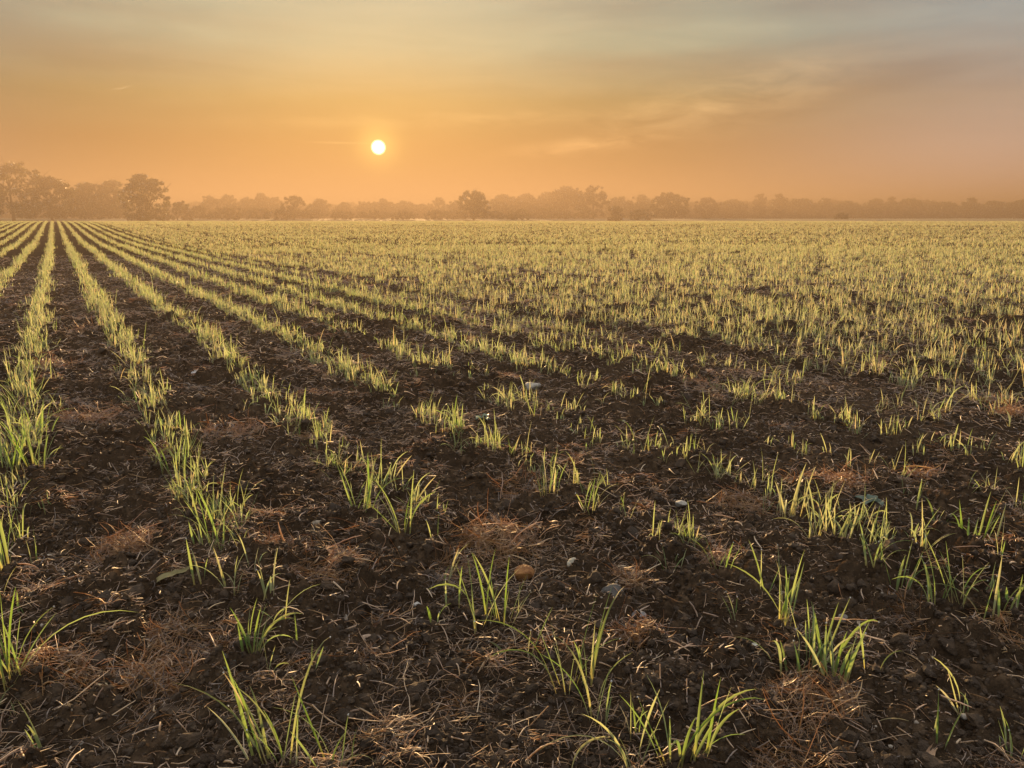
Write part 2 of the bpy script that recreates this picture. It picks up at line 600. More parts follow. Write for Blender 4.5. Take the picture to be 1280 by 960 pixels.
def build_residue():
    """flat, broken mats of brown residue, half trodden into the soil"""
    rng = np.random.default_rng(21)
    nc = 720
    cx, cy = wedge_points(nc, 0.8, 11.0, rng, 56, 0.75)
    left = smooth((0.75 - cx / cy) / 1.2)
    m = rng.random(nc) < 0.35 + 0.65 * left
    cx, cy = cx[m], cy[m]
    cnt = rng.integers(40, 170, len(cx))
    i = np.repeat(np.arange(len(cx)), cnt)
    n = len(i)
    R = np.exp(rng.normal(math.log(.055), .45, len(cx))) * (0.7 + .13 * np.hypot(cx, cy))
    st, ax = rng.uniform(.35, .9, len(cx)), rng.uniform(0, PI, len(cx))
    px, py = rng.normal(0, .6, n) * R[i], rng.normal(0, .6, n) * R[i] * st[i]
    x = cx[i] + px * np.cos(ax[i]) - py * np.sin(ax[i])
    y = cy[i] + px * np.sin(ax[i]) + py * np.cos(ax[i])
    d = np.hypot(x, y)
    ln = np.clip(np.exp(rng.normal(math.log(.026), .5, n)), .008, .09) * (.8 + .1 * d)
    rad = np.clip(np.exp(rng.normal(math.log(.00055), .45, n)), .0003, .0018) * (.8 + .16 * d)
    tint = np.clip(rng.normal(.45, .24, n) + rng.normal(0, .13, len(cx))[i], 0, 1)
    V, Q, C = lying_fibres(x, y, ln, rad, tint, rng, np.abs(rng.normal(.008, .007, n)), 4, .5, z_full)
    tag(mesh_np("dead_grass_litter", V, quads=Q, col=C, mats=[M_DEAD]), kind="stuff")


build_residue()


def grass_clump(px, py, wpx, hpx, label, tone=0.5, n=None):
    """a matted clump of dead grass; wpx and hpx are its size in the photograph"""
    rng = np.random.default_rng(int(px * 7 + py * 13))
    c, dep = at(px, py)
    R = wpx * dep / F_PX * 0.5
    H = hpx * dep / F_PX
    n = n or int(np.clip(640 * (wpx / 90) ** 1.2, 200, 1400))
    ang = rng.uniform(0, 2 * PI, n)
    rr = R * np.sqrt(rng.random(n)) * (0.40 + 0.95 * vnoise(np.cos(ang) * 1.7 + px, np.sin(ang) * 1.7, 5))
    x, y = rr * np.cos(ang), rr * np.sin(ang) * 0.8
    hh = H * .62 * np.clip(1 - (rr / R) ** 2, 0, 1) * (0.3 + 0.9 * vnoise(x / (R * .35) + px, y / (R * .35), 3))
    zl = z_low(c[0] + x, c[1] + y) - c[2]
    ln = np.clip(np.exp(rng.normal(math.log(0.038), 0.45, n)), 0.014, 0.11) * (0.75 + 0.15 * dep)
    segs = 5
    t = np.linspace(0, 1, segs + 1)
    az = rng.uniform(0, 2 * PI, n)
    a = az[:, None] + rng.normal(0, 0.6, n)[:, None] * t[None] + rng.normal(0, 0.35, n)[:, None] * np.sin(5 * t)[None]
    el = rng.normal(0.10, 0.38, n)[:, None] + rng.normal(-0.5, 0.7, n)[:, None] * t[None]
    st = ln[:, None] / segs
    Xp = x[:, None] + np.cumsum(np.cos(a) * np.cos(el) * st, 1) - np.cos(az)[:, None] * ln[:, None] * 0.4
    Yp = y[:, None] + np.cumsum(np.sin(a) * np.cos(el) * st, 1) - np.sin(az)[:, None] * ln[:, None] * 0.4
    Zp = (zl + hh * rng.random(n) ** 0.6)[:, None] + np.cumsum(np.sin(el) * st, 1)
    zg = z_low(c[0] + Xp, c[1] + Yp) - c[2]
    Zp = np.maximum(Zp, zg + 0.001)
    P = np.stack([Xp, Yp, Zp], -1)
    rad = np.clip(np.exp(rng.normal(math.log(0.00055), 0.35, n)), 0.0003, 0.0013) * (0.75 + 0.2 * dep)
    rad = np.where(np.arange(n) % 9 == 0, rad * 2.0, rad)
    rad = rad[:, None] * np.interp(t, [0, 0.7, 1], [1, 0.9, 0.4])[None]
    tint = np.clip(rng.normal(tone, 0.22, n) + (hh / max(H, 1e-4) - 0.4) * 0.25, 0, 1)
    V, Q, C = tubes(P, rad, tint)
    o = mesh_np("dry_grass_clump", V, quads=Q, col=C, mats=[M_DEAD])
    o.location = c
    tag(o, label, "dry grass clump", "clumps of dead grass on the soil")
    return o


CLUMPS = [
    (75, 850, 120, 60, "tall tangled mound of brown dead grass beside the seedlings in the lower left corner", .52),
    (165, 690, 130, 30, "flat tan mat of dead grass on dark soil at left, above the olive leaf scrap", .50),
    (212, 805, 95, 30, "small orange-topped dead grass clump left of the dark broad leaf", .50),
    (205, 855, 140, 34, "loose sprawling orange-brown dead grass right of the tall mound in the lower left", .42),
    (425, 712, 150, 30, "wide pale brown dead grass mat below the flat tan stone", .52),
    (620, 680, 140, 34, "bright tan dead grass mat just above the rusty orange stone", .62),
    (800, 800, 70, 46, "upright orange dead grass wisp right of the thin seedlings under the grey stone", .42),
    (785, 732, 70, 30, "short brown dead grass tuft directly behind the grey stone", .50),
    (1020, 895, 175, 56, "largest orange-brown dead grass clump, below the dense seedling tuft at lower right", .45),
    (985, 952, 110, 40, "brown dead grass at the bottom edge below the largest orange clump", .40),
    (1045, 612, 120, 34, "rounded pale orange dead grass mound behind the bluish broad leaf", .55),
    (925, 635, 80, 28, "small tan dead grass mound left of the bushy seedling tuft at right", .58),
    (1130, 780, 90, 30, "dark reddish dead grass mat right of the dense seedling tuft at lower right", .28),
    (1262, 522, 66, 24, "pale dead grass mound at the right edge beside the bare wheel track", .60),
    (872, 484, 60, 16, "orange dead grass patch on the near side of the bare wheel track", .48),
    (70, 462, 80, 24, "orange-brown dead grass between two seedling patches of the far left row", .52),
    (115, 415, 60, 16, "light orange dead grass between the two leftmost seedling rows", .55),
    (1262, 815, 60, 22, "tan dead grass scrap at the right edge in the lower part", .50),
    (893, 705, 60, 26, "little brown dead grass tuft at the base of a leaning thin seedling", .42),
    (655, 612, 90, 20, "brown dead grass round the foot of a tall seedling tuft near the middle", .42),
    (205, 575, 70, 24, "reddish dead grass beneath the arching seedlings of the second row from the left", .40),
    (1160, 600, 60, 18, "faint brown dead grass right of the pale orange mound", .45),
    (300, 545, 110, 18, "flat tan dead grass mat between two rows left of centre", .50),
    (120, 525, 120, 20, "flat brown dead grass mat between the far left row and the next", .45),
    (270, 420, 60, 12, "tan dead grass mat near the white stone at left, farther back", .52),
    (1095, 455, 40, 14, "small brown dead grass tuft among dense seedlings beyond the wheel track", .35),
    (560, 705, 60, 20, "thin reddish dead grass left of the open airy seedling tuft", .35),
    (340, 690, 70, 18, "sparse brown dead grass beside the seedling group left of centre", .45),
]
for (px, py, w, h, lab, tone) in CLUMPS:
    grass_clump(px, py, w, h, lab, tone)


# ------------------------------------------------------------------ stones, leaves
def stone(px, py, wpx, c1, c2, label, flat=0.7, seed=0, rough=0.7):
    rng = np.random.default_rng(900 + seed)
    c, dep = at(px, py)
    S = wpx * dep / F_PX
    v, t = lump(3, rng, 0.16, flat, 7)
    o = mesh_np("field_stone", v * S, tris=t, mats=[mat_plain("stone_%s" % label.split()[0], tuple(k * .75 for k in c1), tuple(k * 1.0 for k in c2), 5 / S, rough, 0.12 * S)])
    o.location = c + np.array([0, 0, S * flat * 0.24 + 0.004])
    o.rotation_euler = (rng.normal(0, .15), rng.normal(0, .15), rng.uniform(0, 6))
    tag(o, label, "stone", "stones lying on the tilled soil")


G, W, T_ = (0.10, 0.092, 0.085), (0.42, 0.38, 0.32), (0.28, 0.20, 0.13)
STONES = [
    (765, 752, 40, (0.07, 0.065, 0.06), (0.14, 0.125, 0.11), "round dark grey stone in front of a brown dead grass tuft, the largest stone", .85),
    (655, 724, 30, (0.20, 0.075, 0.02), (0.30, 0.14, 0.04), "rusty orange stone beside the thin seedlings near the middle", .8),
    (717, 712, 24, (0.30, 0.27, 0.20), (0.50, 0.46, 0.36), "cream rounded stone up and left of the dark grey stone", .75),
    (402, 663, 28, (0.25, 0.20, 0.14), (0.42, 0.34, 0.25), "angular tan stone above the wide pale dead grass mat", .6),
    (460, 806, 20, (0.30, 0.20, 0.13), (0.48, 0.36, 0.26), "pinkish tan stone alone on dark soil in the lower middle", .7),
    (666, 487, 24, (0.26, 0.235, 0.20), (0.42, 0.385, 0.33), "white angular stone beside seedlings, up and right of the pale green leaf", .6),
    (244, 469, 18, (0.36, 0.34, 0.32), (0.55, 0.53, 0.50), "white flat stone on bare soil between two rows at left, farther back", .5),
    (850, 634, 17, (0.30, 0.27, 0.22), (0.45, 0.42, 0.36), "pale stone left of the small tan mound of dead grass", .7),
    (97, 665, 22, (0.30, 0.26, 0.20), (0.44, 0.40, 0.32), "flat pale stone above the tan dead grass mat at left", .45),
    (520, 759, 11, (0.40, 0.38, 0.34), (0.58, 0.55, 0.5), "small whitish stone left of the two bent seedlings", .6),
    (1053, 778, 14, (0.16, 0.14, 0.12), (0.26, 0.23, 0.2), "small grey upright stone behind the dense seedling tuft at lower right", .9),
    (1075, 787, 20, (0.26, 0.19, 0.12), (0.36, 0.28, 0.2), "tan flat stone right of the small grey upright stone", .5),
    (798, 773, 22, (0.16, 0.15, 0.15), (0.28, 0.27, 0.26), "bluish grey flat stone just below the dark grey stone", .5),
    (527, 941, 12, (0.30, 0.28, 0.26), (0.42, 0.4, 0.38), "small pale pebble near the bottom edge left of centre", .7),
    (62, 700, 13, (0.3, 0.25, 0.18), (0.42, 0.36, 0.28), "small yellowish pebble by the dead grass mat near the left edge", .7),
    (1205, 900, 13, (0.3, 0.27, 0.22), (0.42, 0.38, 0.32), "small pale pebble near the lower right corner", .7),
]
for i, (px, py, w, c1, c2, lab, fl) in enumerate(STONES):
    stone(px, py, w, c1, c2, lab, fl, i)


def broad_leaf(px, py, wpx, label, cols, n=5, name="broad_leaf_weed", cat="weed", up=0.35):
    """a rosette of oval, wavy leaves; each leaf is a part"""
    rng = np.random.default_rng(int(px))
    c, dep = at(px, py)
    R = wpx * dep / F_PX * 0.5
    m = mat_plain("weed_leaf_%d" % px, cols[0], cols[1], 3 / R, 0.45, 0.001)
    root = empty(name, c + np.array([0, 0, 0.008]))
    tag(root, label, cat)
    for k in range(n):
        a = 2 * PI * k / n + rng.uniform(-.3, .3)
        L = R * rng.uniform(0.75, 1.15)
        wv, nu, nv = L * rng.uniform(.5, .65), 9, 5
        V = []
        for i in range(nu):
            t = i / (nu - 1)
            half = wv * 0.5 * (math.sin(PI * min(1, 0.12 + t * 0.88)) ** 0.7 if t < 1 else 0.03)
            for j in range(nv):
                s = j / (nv - 1) * 2 - 1
                zz = L * (up * math.sin(t * 2.2) + 0.14 * abs(s) * half / wv * 2 + 0.04 * math.sin(9 * t + 3 * s + k))
                V.append((t * L, s * half, zz))
        V = np.array(V)
        # real leaf thickness
        V2 = V - np.array([0, 0, 0.0006])
        top = [(i * nv + j, (i + 1) * nv + j, (i + 1) * nv + j + 1, i * nv + j + 1) for i in range(nu - 1) for j in range(nv - 1)]
        q = np.array(top + [tuple(nu * nv + p for p in reversed(f)) for f in top])
        rot = np.array([[math.cos(a), math.sin(a), 0], [-math.sin(a), math.cos(a), 0], [0, 0, 1]])
        mesh_np("leaf", np.concatenate([V, V2]) @ rot, quads=q, mats=[m], par=root)


broad_leaf(290, 832, 46, "dark grey-green broad-leaved weed with frosted leaf edges, below a seedling tuft", ((0.05, 0.065, 0.05), (0.12, 0.145, 0.12)), 4, up=.25)
broad_leaf(1087, 638, 44, "bluish green broad-leaved weed in front of the rounded dead grass mound", ((0.035, 0.055, 0.035), (0.085, 0.115, 0.08)), 5, up=.5)
broad_leaf(604, 530, 26, "pale green broad-leaved weed between seedling tufts near the middle", ((0.09, 0.12, 0.07), (0.17, 0.20, 0.13)), 5, up=.5)


def leaf_scrap(px, py, wpx, label, cols):
    rng = np.random.default_rng(int(px + 3))
    c, dep = at(px, py)
    L = wpx * dep / F_PX
    nu, nv = 8, 4
    V = np.array([(L * (i / (nu - 1) - .5), L * .28 * (j / (nv - 1) - .5) * (1 - .5 * abs(i / (nu - 1) - .5)), L * (.06 * math.sin(i * .8) + .05 * math.cos(j * 1.7))) for i in range(nu) for j in range(nv)])
    V += rng.normal(0, L * .012, V.shape)
    top = [(i * nv + j, (i + 1) * nv + j, (i + 1) * nv + j + 1, i * nv + j + 1) for i in range(nu - 1) for j in range(nv - 1)]
    q = np.array(top + [tuple(nu * nv + p for p in reversed(f)) for f in top])
    o = mesh_np("dead_leaf", np.concatenate([V, V - np.array([0, 0, .0008])]), quads=q, mats=[mat_plain("dead_leaf_%d" % px, cols[0], cols[1], 3 / L, .7, .001)])
    o.location = c + np.array([0, 0, .018])
    o.rotation_euler = (rng.normal(.25, .15), rng.normal(0, .2), rng.normal(0, .4))
    tag(o, label, "dead leaf", "dead leaves on the soil")


leaf_scrap(218, 727, 42, "olive strip of dead leaf below the flat tan mat of dead grass", ((.13, .11, .04), (.24, .2, .09)))
leaf_scrap(245, 585, 22, "orange dead leaf beside arching seedlings in the second row from left", ((.30, .11, .04), (.45, .2, .08)))
leaf_scrap(935, 818, 24, "crumpled whitish dead leaf left of the dense tuft at lower right", ((.35, .34, .27), (.5, .48, .4)))
leaf_scrap(1160, 955, 34, "brown curled dead leaf at the bottom edge at right", ((.2, .12, .07), (.34, .22, .13)))
leaf_scrap(130, 868, 30, "pale straw-coloured leaf scrap right of the tall dead grass mound", ((.36, .28, .16), (.5, .42, .27)))


# ------------------------------------------------------------------ the sown seedlings
def frac(u):
    return (u - ROW_0) / ROW_STEP


def row_plants():
    """positions of the seedlings that the drill sowed: (x, y, vigour)"""
    rng = np.random.default_rng(77)
    out = []
    # left of the wheel track: clear rows; right of it: narrower, ragged rows
    us, wd, dn = [], [], []
    for k in range(-150, 8):
        us.append(ROW_0 + ROW_STEP * k); wd.append(0.042 if k < 4 else 0.055); dn.append(1.0 if k < 5 else (1.0 if k < 7 else 0.45))
    u = 3.50
    while u < 92:
        us.append(u); wd.append(0.05); dn.append(0.60)
        u += 0.21
    for u, w, d in zip(us, wd, dn):
        s0, s1 = -5.0, 108.0
        n = int((s1 - s0) * 58)
        s = rng.uniform(s0, s1, n)
        uu = u + rng.normal(0, w, n) + 0.012 * np.sin(s * 1.3 + u)
        x = uu * ROW_N[0] + s * ROW_D[0]
        y = uu * ROW_N[1] + s * ROW_D[1]
        r = np.hypot(x, y)
        a = np.degrees(np.arctan2(x, y))
        m = (y > 0.4) & (np.abs(a) < np.where(r < 14, 54, 42)) & (r < 104)
        g = vnoise(s / 0.19 + u * 31, np.full_like(s, u * 7.7), 21)
        patch = fbm(x / 2.6, y / 2.6, 55, 3)
        near_gap = 0.30 + 0.70 * smooth((g - 0.14) / 0.32) if u < 3.3 else smooth((g - 0.1) / 0.4)
        # the foreground came up thinly
        thin = 0.08 + 0.92 * smooth((r - 1.65) / 0.7)
        if u > 1.9 and u < 3.3:
            thin = thin * (0.85 + 0.15 * smooth((r - 2.6) / 1.5))
        bare2 = 1 - 0.75 * np.exp(-((uu - 6.3) / 0.22) ** 2)
        p = d * near_gap * thin * bare2 * (0.5 + 0.5 * smooth((patch - 0.22) / 0.2))
        # beyond ten metres fewer and larger leaves stand for the same stand
        lod = np.where(r < 9, 1.0, np.where(r < 25, 0.50, 0.24))
        m &= rng.random(n) < p * lod
        out.append(np.stack([x[m], y[m], (0.58 + 0.50 * g[m]) * (0.84 + 0.16 * smooth((r[m] - 2.5) / 4))], 1))
    return np.concatenate(out)


def clear_of(P, Q, d):
    """mask of points P farther than d from every hand-placed tuft Q"""
    m = np.ones(len(P), bool)
    for q in Q:
        m &= (P[:, 0] - q[0]) ** 2 + (P[:, 1] - q[1]) ** 2 > d * d
    return m


def plant_blades(base, vig, rng, nb, far, dry=None):
    """leaf arguments for plants at base (n,3) with nb leaves each"""
    n = len(base)
    i = np.repeat(np.arange(n), nb)
    k = len(i)
    B = base[i] + np.stack([rng.normal(0, .011, k), rng.normal(0, .011, k), np.full(k, -.004)], 1)
    L = (0.088 * vig[i]) * np.exp(rng.normal(0, .33, k))
    az = rng.uniform(0, 2 * PI, k)
    lean = np.abs(rng.normal(0.08, 0.26, k))
    bend = np.where(rng.random(k) < .28, rng.uniform(.8, 2.4, k), np.abs(rng.normal(.22, .28, k)))
    w = np.clip(rng.normal(.0037, .0009, k), .0018, .006) * (0.7 + 0.3 * vig[i])
    tint = np.clip(rng.normal(.52, .19, k) + (rng.random(k) < .10) * .35 + (0 if dry is None else dry[i]), 0, 1)
    return B, L, az, lean, bend, w, tint


# hand-placed foreground tufts: base pixel, height in pixels, spread in pixels, number of leaves, label
TUFTS = [
    (8, 735, 95, 24, 7, "upright seedling leaves at the left edge, behind the tall dead grass mound"),
    (14, 868, 118, 30, 12, "dense green seedling tuft in the lower left corner, left of the tall dead grass mound"),
    (52, 940, 70, 14, 3, "short sparse seedling in front of the tall dead grass mound at lower left"),
    (25, 768, 30, 8, 2, "tiny seedling just above the dense lower left tuft"),
    (268, 692, 100, 46, 10, "tall loose seedling tuft on the second row, left of the angular tan stone"),
    (253, 738, 48, 12, 3, "thin seedling just below the tall loose tuft of the second row"),
    (290, 750, 54, 26, 5, "small seedling tuft with crossed leaves left of the wide pale dead grass mat"),
    (318, 714, 44, 12, 3, "forked seedling at the left end of the wide pale dead grass mat"),
    (338, 758, 60, 26, 4, "bent-leaved seedling in front of the wide pale dead grass mat"),
    (316, 830, 62, 36, 9, "short bushy seedling tuft above the dark frosted broad-leaved weed"),
    (376, 812, 42, 8, 1, "lone leaning seedling leaf right of the short bushy tuft"),
    (392, 852, 36, 12, 2, "hooked seedling leaf pair above the big tuft at the bottom left"),
    (345, 955, 140, 110, 11, "big spreading seedling tuft at the bottom edge, left part of the field"),
    (418, 962, 100, 60, 5, "arched seedling leaves right of the big spreading tuft at the bottom edge"),
    (455, 642, 80, 36, 9, "sturdy seedling tuft of the third row, right of the angular tan stone"),
    (505, 672, 72, 30, 7, "upright seedling tuft at the near end of the third row's dense part"),
    (543, 690, 38, 8, 2, "slim upright seedling left of the bright tan dead grass mat"),
    (562, 762, 56, 34, 2, "two bent seedling leaves right of the small whitish stone"),
    (602, 790, 96, 36, 6, "open airy seedling tuft below and left of the rusty orange stone"),
    (628, 786, 86, 22, 5, "narrow seedling tuft directly below the rusty orange stone"),
    (545, 794, 28, 10, 3, "tiny seedling on bare soil left of the open airy tuft"),
    (657, 824, 76, 10, 2, "single tall seedling stem right of the narrow tuft below the orange stone"),
    (634, 826, 26, 60, 2, "nearly flat fallen seedling leaf below the narrow tuft"),
    (706, 872, 104, 64, 6, "wide-leaning seedling tuft left of the upright orange dead grass wisp"),
    (734, 864, 110, 22, 4, "tall thin seedling between the leaning tuft and the orange dead grass wisp"),
    (745, 902, 92, 34, 4, "slanted seedling below the upright orange dead grass wisp"),
    (712, 962, 68, 8, 1, "pale single stem with a white tip at the bottom edge near the middle"),
    (790, 962, 100, 24, 4, "white-tipped seedling at the bottom edge right of the pale single stem"),
    (856, 968, 110, 120, 10, "large arching seedling tuft at the bottom edge, right of the middle"),
    (978, 802, 84, 30, 7, "upright seedling tuft at the left side of the dense group at lower right"),
    (992, 845, 66, 80, 5, "seedling with one long leaf arching left, in the dense group at lower right"),
    (1022, 838, 92, 44, 10, "dense middle tuft of the seedling group above the largest dead grass clump"),
    (1044, 862, 84, 64, 8, "right-leaning seedling tuft just above the largest dead grass clump"),
    (1088, 852, 52, 18, 2, "single leaning seedling at the right end of the dense group at lower right"),
    (918, 782, 44, 14, 3, "small seedling left of the dense group at lower right"),
    (900, 722, 52, 26, 4, "leaning thin seedling behind the little brown dead grass tuft"),
    (956, 760, 64, 10, 3, "slim seedling standing above the dense group at lower right"),
    (838, 712, 40, 22, 5, "small seedling tuft right of the round dark grey stone, farther back"),
    (985, 658, 60, 44, 9, "left half of the bushy seedling group below the pale orange mound"),
    (1022, 690, 72, 46, 11, "front of the bushy seedling group below the pale orange mound"),
    (1050, 694, 50, 30, 6, "right edge of the bushy seedling group below the pale orange mound"),
    (1092, 722, 52, 40, 6, "low seedling tuft left of the tall forked seedling at right"),
    (1127, 738, 64, 34, 6, "tall forked seedling right of the low tuft"),
    (1168, 774, 70, 46, 4, "seedling with drooping left leaf above the dark reddish dead grass mat"),
    (1196, 768, 72, 34, 6, "upright seedling fan right of the drooping-leaved seedling"),
    (1240, 785, 70, 66, 4, "widely forked seedling near the right edge"),
    (1268, 780, 48, 20, 3, "short seedling at the right edge beside the widely forked seedling"),
    (1218, 680, 62, 56, 11, "bright bushy seedling tuft near the right edge, right of the bluish weed"),
    (1174, 660, 42, 18, 3, "small leaning seedling left of the bright bushy tuft at right"),
    (1172, 952, 70, 16, 3, "lone upright seedling near the bottom edge at right"),
    (1266, 948, 66, 18, 4, "seedling in the lower right corner"),
    (1098, 908, 34, 60, 2, "pale bluish arching leaf right of the largest dead grass clump"),
    (785, 660, 34, 16, 3, "thin short seedling right of the bright tan dead grass mat"),
    (686, 628, 56, 40, 8, "tall seedling tuft standing in brown dead grass near the middle"),
    (1143, 640, 40, 8, 2, "straight thin seedling right of the bluish broad-leaved weed"),
    (735, 655, 40, 22, 4, "sparse seedling right of the tuft in brown dead grass"),
    (216, 598, 66, 50, 9, "arching seedling tuft of the second row beside the orange dead leaf"),
    (46, 600, 66, 40, 9, "front right tuft of the dense seedling patch on the far left row"),
    (14, 596, 58, 40, 9, "front left tuft of the dense far-left seedling patch, at the picture edge"),
    (30, 572, 62, 50, 10, "second tuft back in the dense seedling patch on the far left row"),
    (48, 548, 56, 50, 10, "third tuft back in the dense seedling patch on the far left row"),
    (24, 530, 52, 46, 10, "rearmost tuft of the dense seedling patch on the far left row"),
]
TUFT_POS = np.array([at(t[0], t[1])[0] for t in TUFTS])
TUFT_DEP = np.array([at(t[0], t[1])[1] for t in TUFTS])


def dew_drop(p, r, par):
    v, t = ICO[2]
    o = mesh_np("dew_drop", v * r * np.array([1, 1, 1.15]), tris=t, mats=[M_DEW], par=par)
    o.location = p
    return o


def mat_dew():
    m, nt, out = new_mat("dew")
    b = N(nt, "ShaderNodeBsdfPrincipled")
    b.inputs["Base Color"].default_value = (.9, .92, .9, 1)
    b.inputs["Roughness"].default_value = .12
    b.inputs["Transmission Weight"].default_value = .6
    b.inputs["IOR"].default_value = 1.33
    nt.links.new(b.outputs[0], out.inputs[0])
    return m


M_DEW = mat_dew()


def build_tufts():
    for i, (px, py, hpx, spx, nb, label) in enumerate(TUFTS):
        rng = np.random.default_rng(3000 + i)
        c, dep = TUFT_POS[i], TUFT_DEP[i]
        H = hpx * dep / F_PX / 0.88
        S = spx * dep / F_PX
        zz = float(z_full(np.array([c[0]]), np.array([c[1]]))[0])
        root = empty("cereal_seedling", (c[0], c[1], zz))
        tag(root, label, "seedling", "seedlings in the foreground")
        k = int(round(nb * 1.4)) if nb > 3 else nb
        flat = hpx < spx * .75
        rows = np.linspace(-.5, .5, k) * S * (.55 if not flat else .25) + rng.normal(0, .004, k)
        B = np.stack([rows * .9, rng.normal(0, .010, k), np.full(k, -.006)], 1)
        order = rng.permutation(k)
        L = H * np.where(np.arange(k) < max(1, k // 3), rng.uniform(.92, 1.1, k), rng.uniform(.45, .95, k))[order]
        right = (B[:, 0] + rng.normal(0, S * .15, k)) > 0
        az = np.where(right, PI / 2, -PI / 2) + rng.normal(0, .75, k)
        sp = np.clip(S / max(H, .01), .15, 2)
        lean = np.abs(rng.normal(.10, .16, k)) + .10 * sp
        bend = np.where(rng.random(k) < .12 + .22 * sp, rng.uniform(.8, 2.0, k), np.abs(rng.normal(.15, .2, k)))
        if flat:
            lean, bend = lean + .5, bend + .7
            L = L * 1.2
        L = L * (1 + .30 * np.clip(lean + bend * .5 - .3, 0, 1.2))
        w = np.clip(rng.normal(.0044, .0010, k), .0026, .007)
        tint = np.clip(rng.normal(.16, .13, k) + (rng.random(k) < .1) * .4, 0, 1)
        if "pale" in label:
            tint = np.clip(tint + .4, 0, .95)
        tw = rng.normal(0, .9, k)
        for j in range(k):
            V, Q, C, P = blades(B[j:j + 1], L[j:j + 1], az[j:j + 1], lean[j:j + 1], bend[j:j + 1], w[j:j + 1], tint[j:j + 1], 9, True, tw[j:j + 1])
            o = mesh_np("leaf", V, quads=Q, col=C, mats=[M_BLADE], par=root)
            if rng.random() < .3:
                dew_drop(P[0, -1] + np.array([0, 0, -.0008]), rng.uniform(.0009, .0016), o)


def row_words(u):
    k = int(round(frac(u)))
    names = {-3: "far left rows", -2: "far left rows", -1: "far left rows", 0: "leftmost row that reaches the foreground", 1: "second row from the left", 2: "third row from the left",
             3: "fourth row from the left", 4: "fifth row from the left", 5: "sixth row from the left", 6: "ragged row along the bare wheel track"}
    if k < 0:
        return "green seedling in the rows beyond the leftmost foreground row"
    if k > 6 or u > 3.2:
        return "green seedling in the dense stand beyond the bare wheel track"
    return "green seedling sown in the " + names[k]


def build_rows():
    rng = np.random.default_rng(12)
    P = row_plants()
    P = P[clear_of(P, TUFT_POS[:, :2], .05)]
    x, y = P[:, 0], P[:, 1]
    r = np.hypot(x, y)
    z = np.where(r < 20, z_full(x, y), z_low(x, y))
    # the ones that show largest stand as objects of their own
    n_ind = 240
    dep = y * math.cos(PITCH) + (CAM_H - z) * math.sin(PITCH)
    px = 640 + F_PX * x / dep
    vis = (px > -10) & (px < 1290) & (((CAM_H - z) * math.cos(PITCH) - y * math.sin(PITCH)) / dep * F_PX + 480 < 985)
    size = np.where(vis, P[:, 2] / dep, -1)
    order = np.argsort(-size)
    ind = order[:n_ind]
    rest = np.setdiff1d(np.arange(len(P)), ind)
    protos = []
    for k in range(16):
        g = np.random.default_rng(700 + k)
        nb = int(g.integers(3, 7))
        B, L, az, lean, bend, w, tint = plant_blades(np.zeros((1, 3)), np.ones(1), g, nb, False)
        V, Q, C, _ = blades(B, L, az, lean, bend, w * 1.08, np.clip(tint - .08, 0, 1), 7, True, g.normal(0, .8, nb))
        protos.append(mesh_np("cereal_seedling", V, quads=Q, col=C, mats=[M_BLADE], link=False))
    src = [bpy.data.objects.new("cereal_seedling", m) for m in protos]
    used = set()
    for j, i in enumerate(ind):
        k = int(rng.integers(0, 16))
        if k in used:
            o = src[k].copy()
        else:
            o = src[k]; used.add(k)
        COL.objects.link(o)
        o.location = (x[i], y[i], z[i])
        o.rotation_euler = (0, 0, rng.uniform(0, 2 * PI))
        s = P[i, 2] * rng.uniform(.9, 1.1)
        o.scale = (s, s, s)
        u = x[i] * ROW_N[0] + y[i] * ROW_N[1]
        tag(o, row_words(u), "seedling", "seedlings sown in rows")
    # all others: one stand of grass
    parts = []
    b = np.stack([x, y, z], 1)[rest]
    vg = P[rest, 2]
    rr = r[rest]
    u_ = b[:, 0] * ROW_N[0] + b[:, 1] * ROW_N[1]
    dry = .12 * smooth((u_ - 2.8) / .8) + .06 * smooth((rr - 15) / 30) - .10 * smooth((4 - rr) / 2) * (u_ < 3)
    for lo, hi, nb, segs, wk, hk in ((0, 9, 5, 5, 1.05, 1.0), (9, 25, 5, 3, 1.7, 1.0), (25, 200, 4, 2, 3.0, 1.05)):
        m = (rr >= lo) & (rr < hi)
        B, L, az, lean, bend, w, tint = plant_blades(b[m], vg[m], rng, nb, lo > 0, dry[m])
        if lo > 0:
            k = len(L)
            sp = 0.018 if lo < 20 else 0.03
            B[:, :2] += rng.normal(0, sp, (k, 2))
        v, q, c, _ = blades(B, L * hk, az, lean, bend, w * wk, tint, segs, False, rng.normal(0, .8, len(L)))
        parts.append((v, q, c))
    V, Q, C = join(parts)
    print("row plants", len(P), "grass verts", len(V))
    tag(mesh_np("cereal_grass", V, quads=Q, col=C, mats=[M_BLADE]), kind="stuff")


build_tufts()
build_rows()


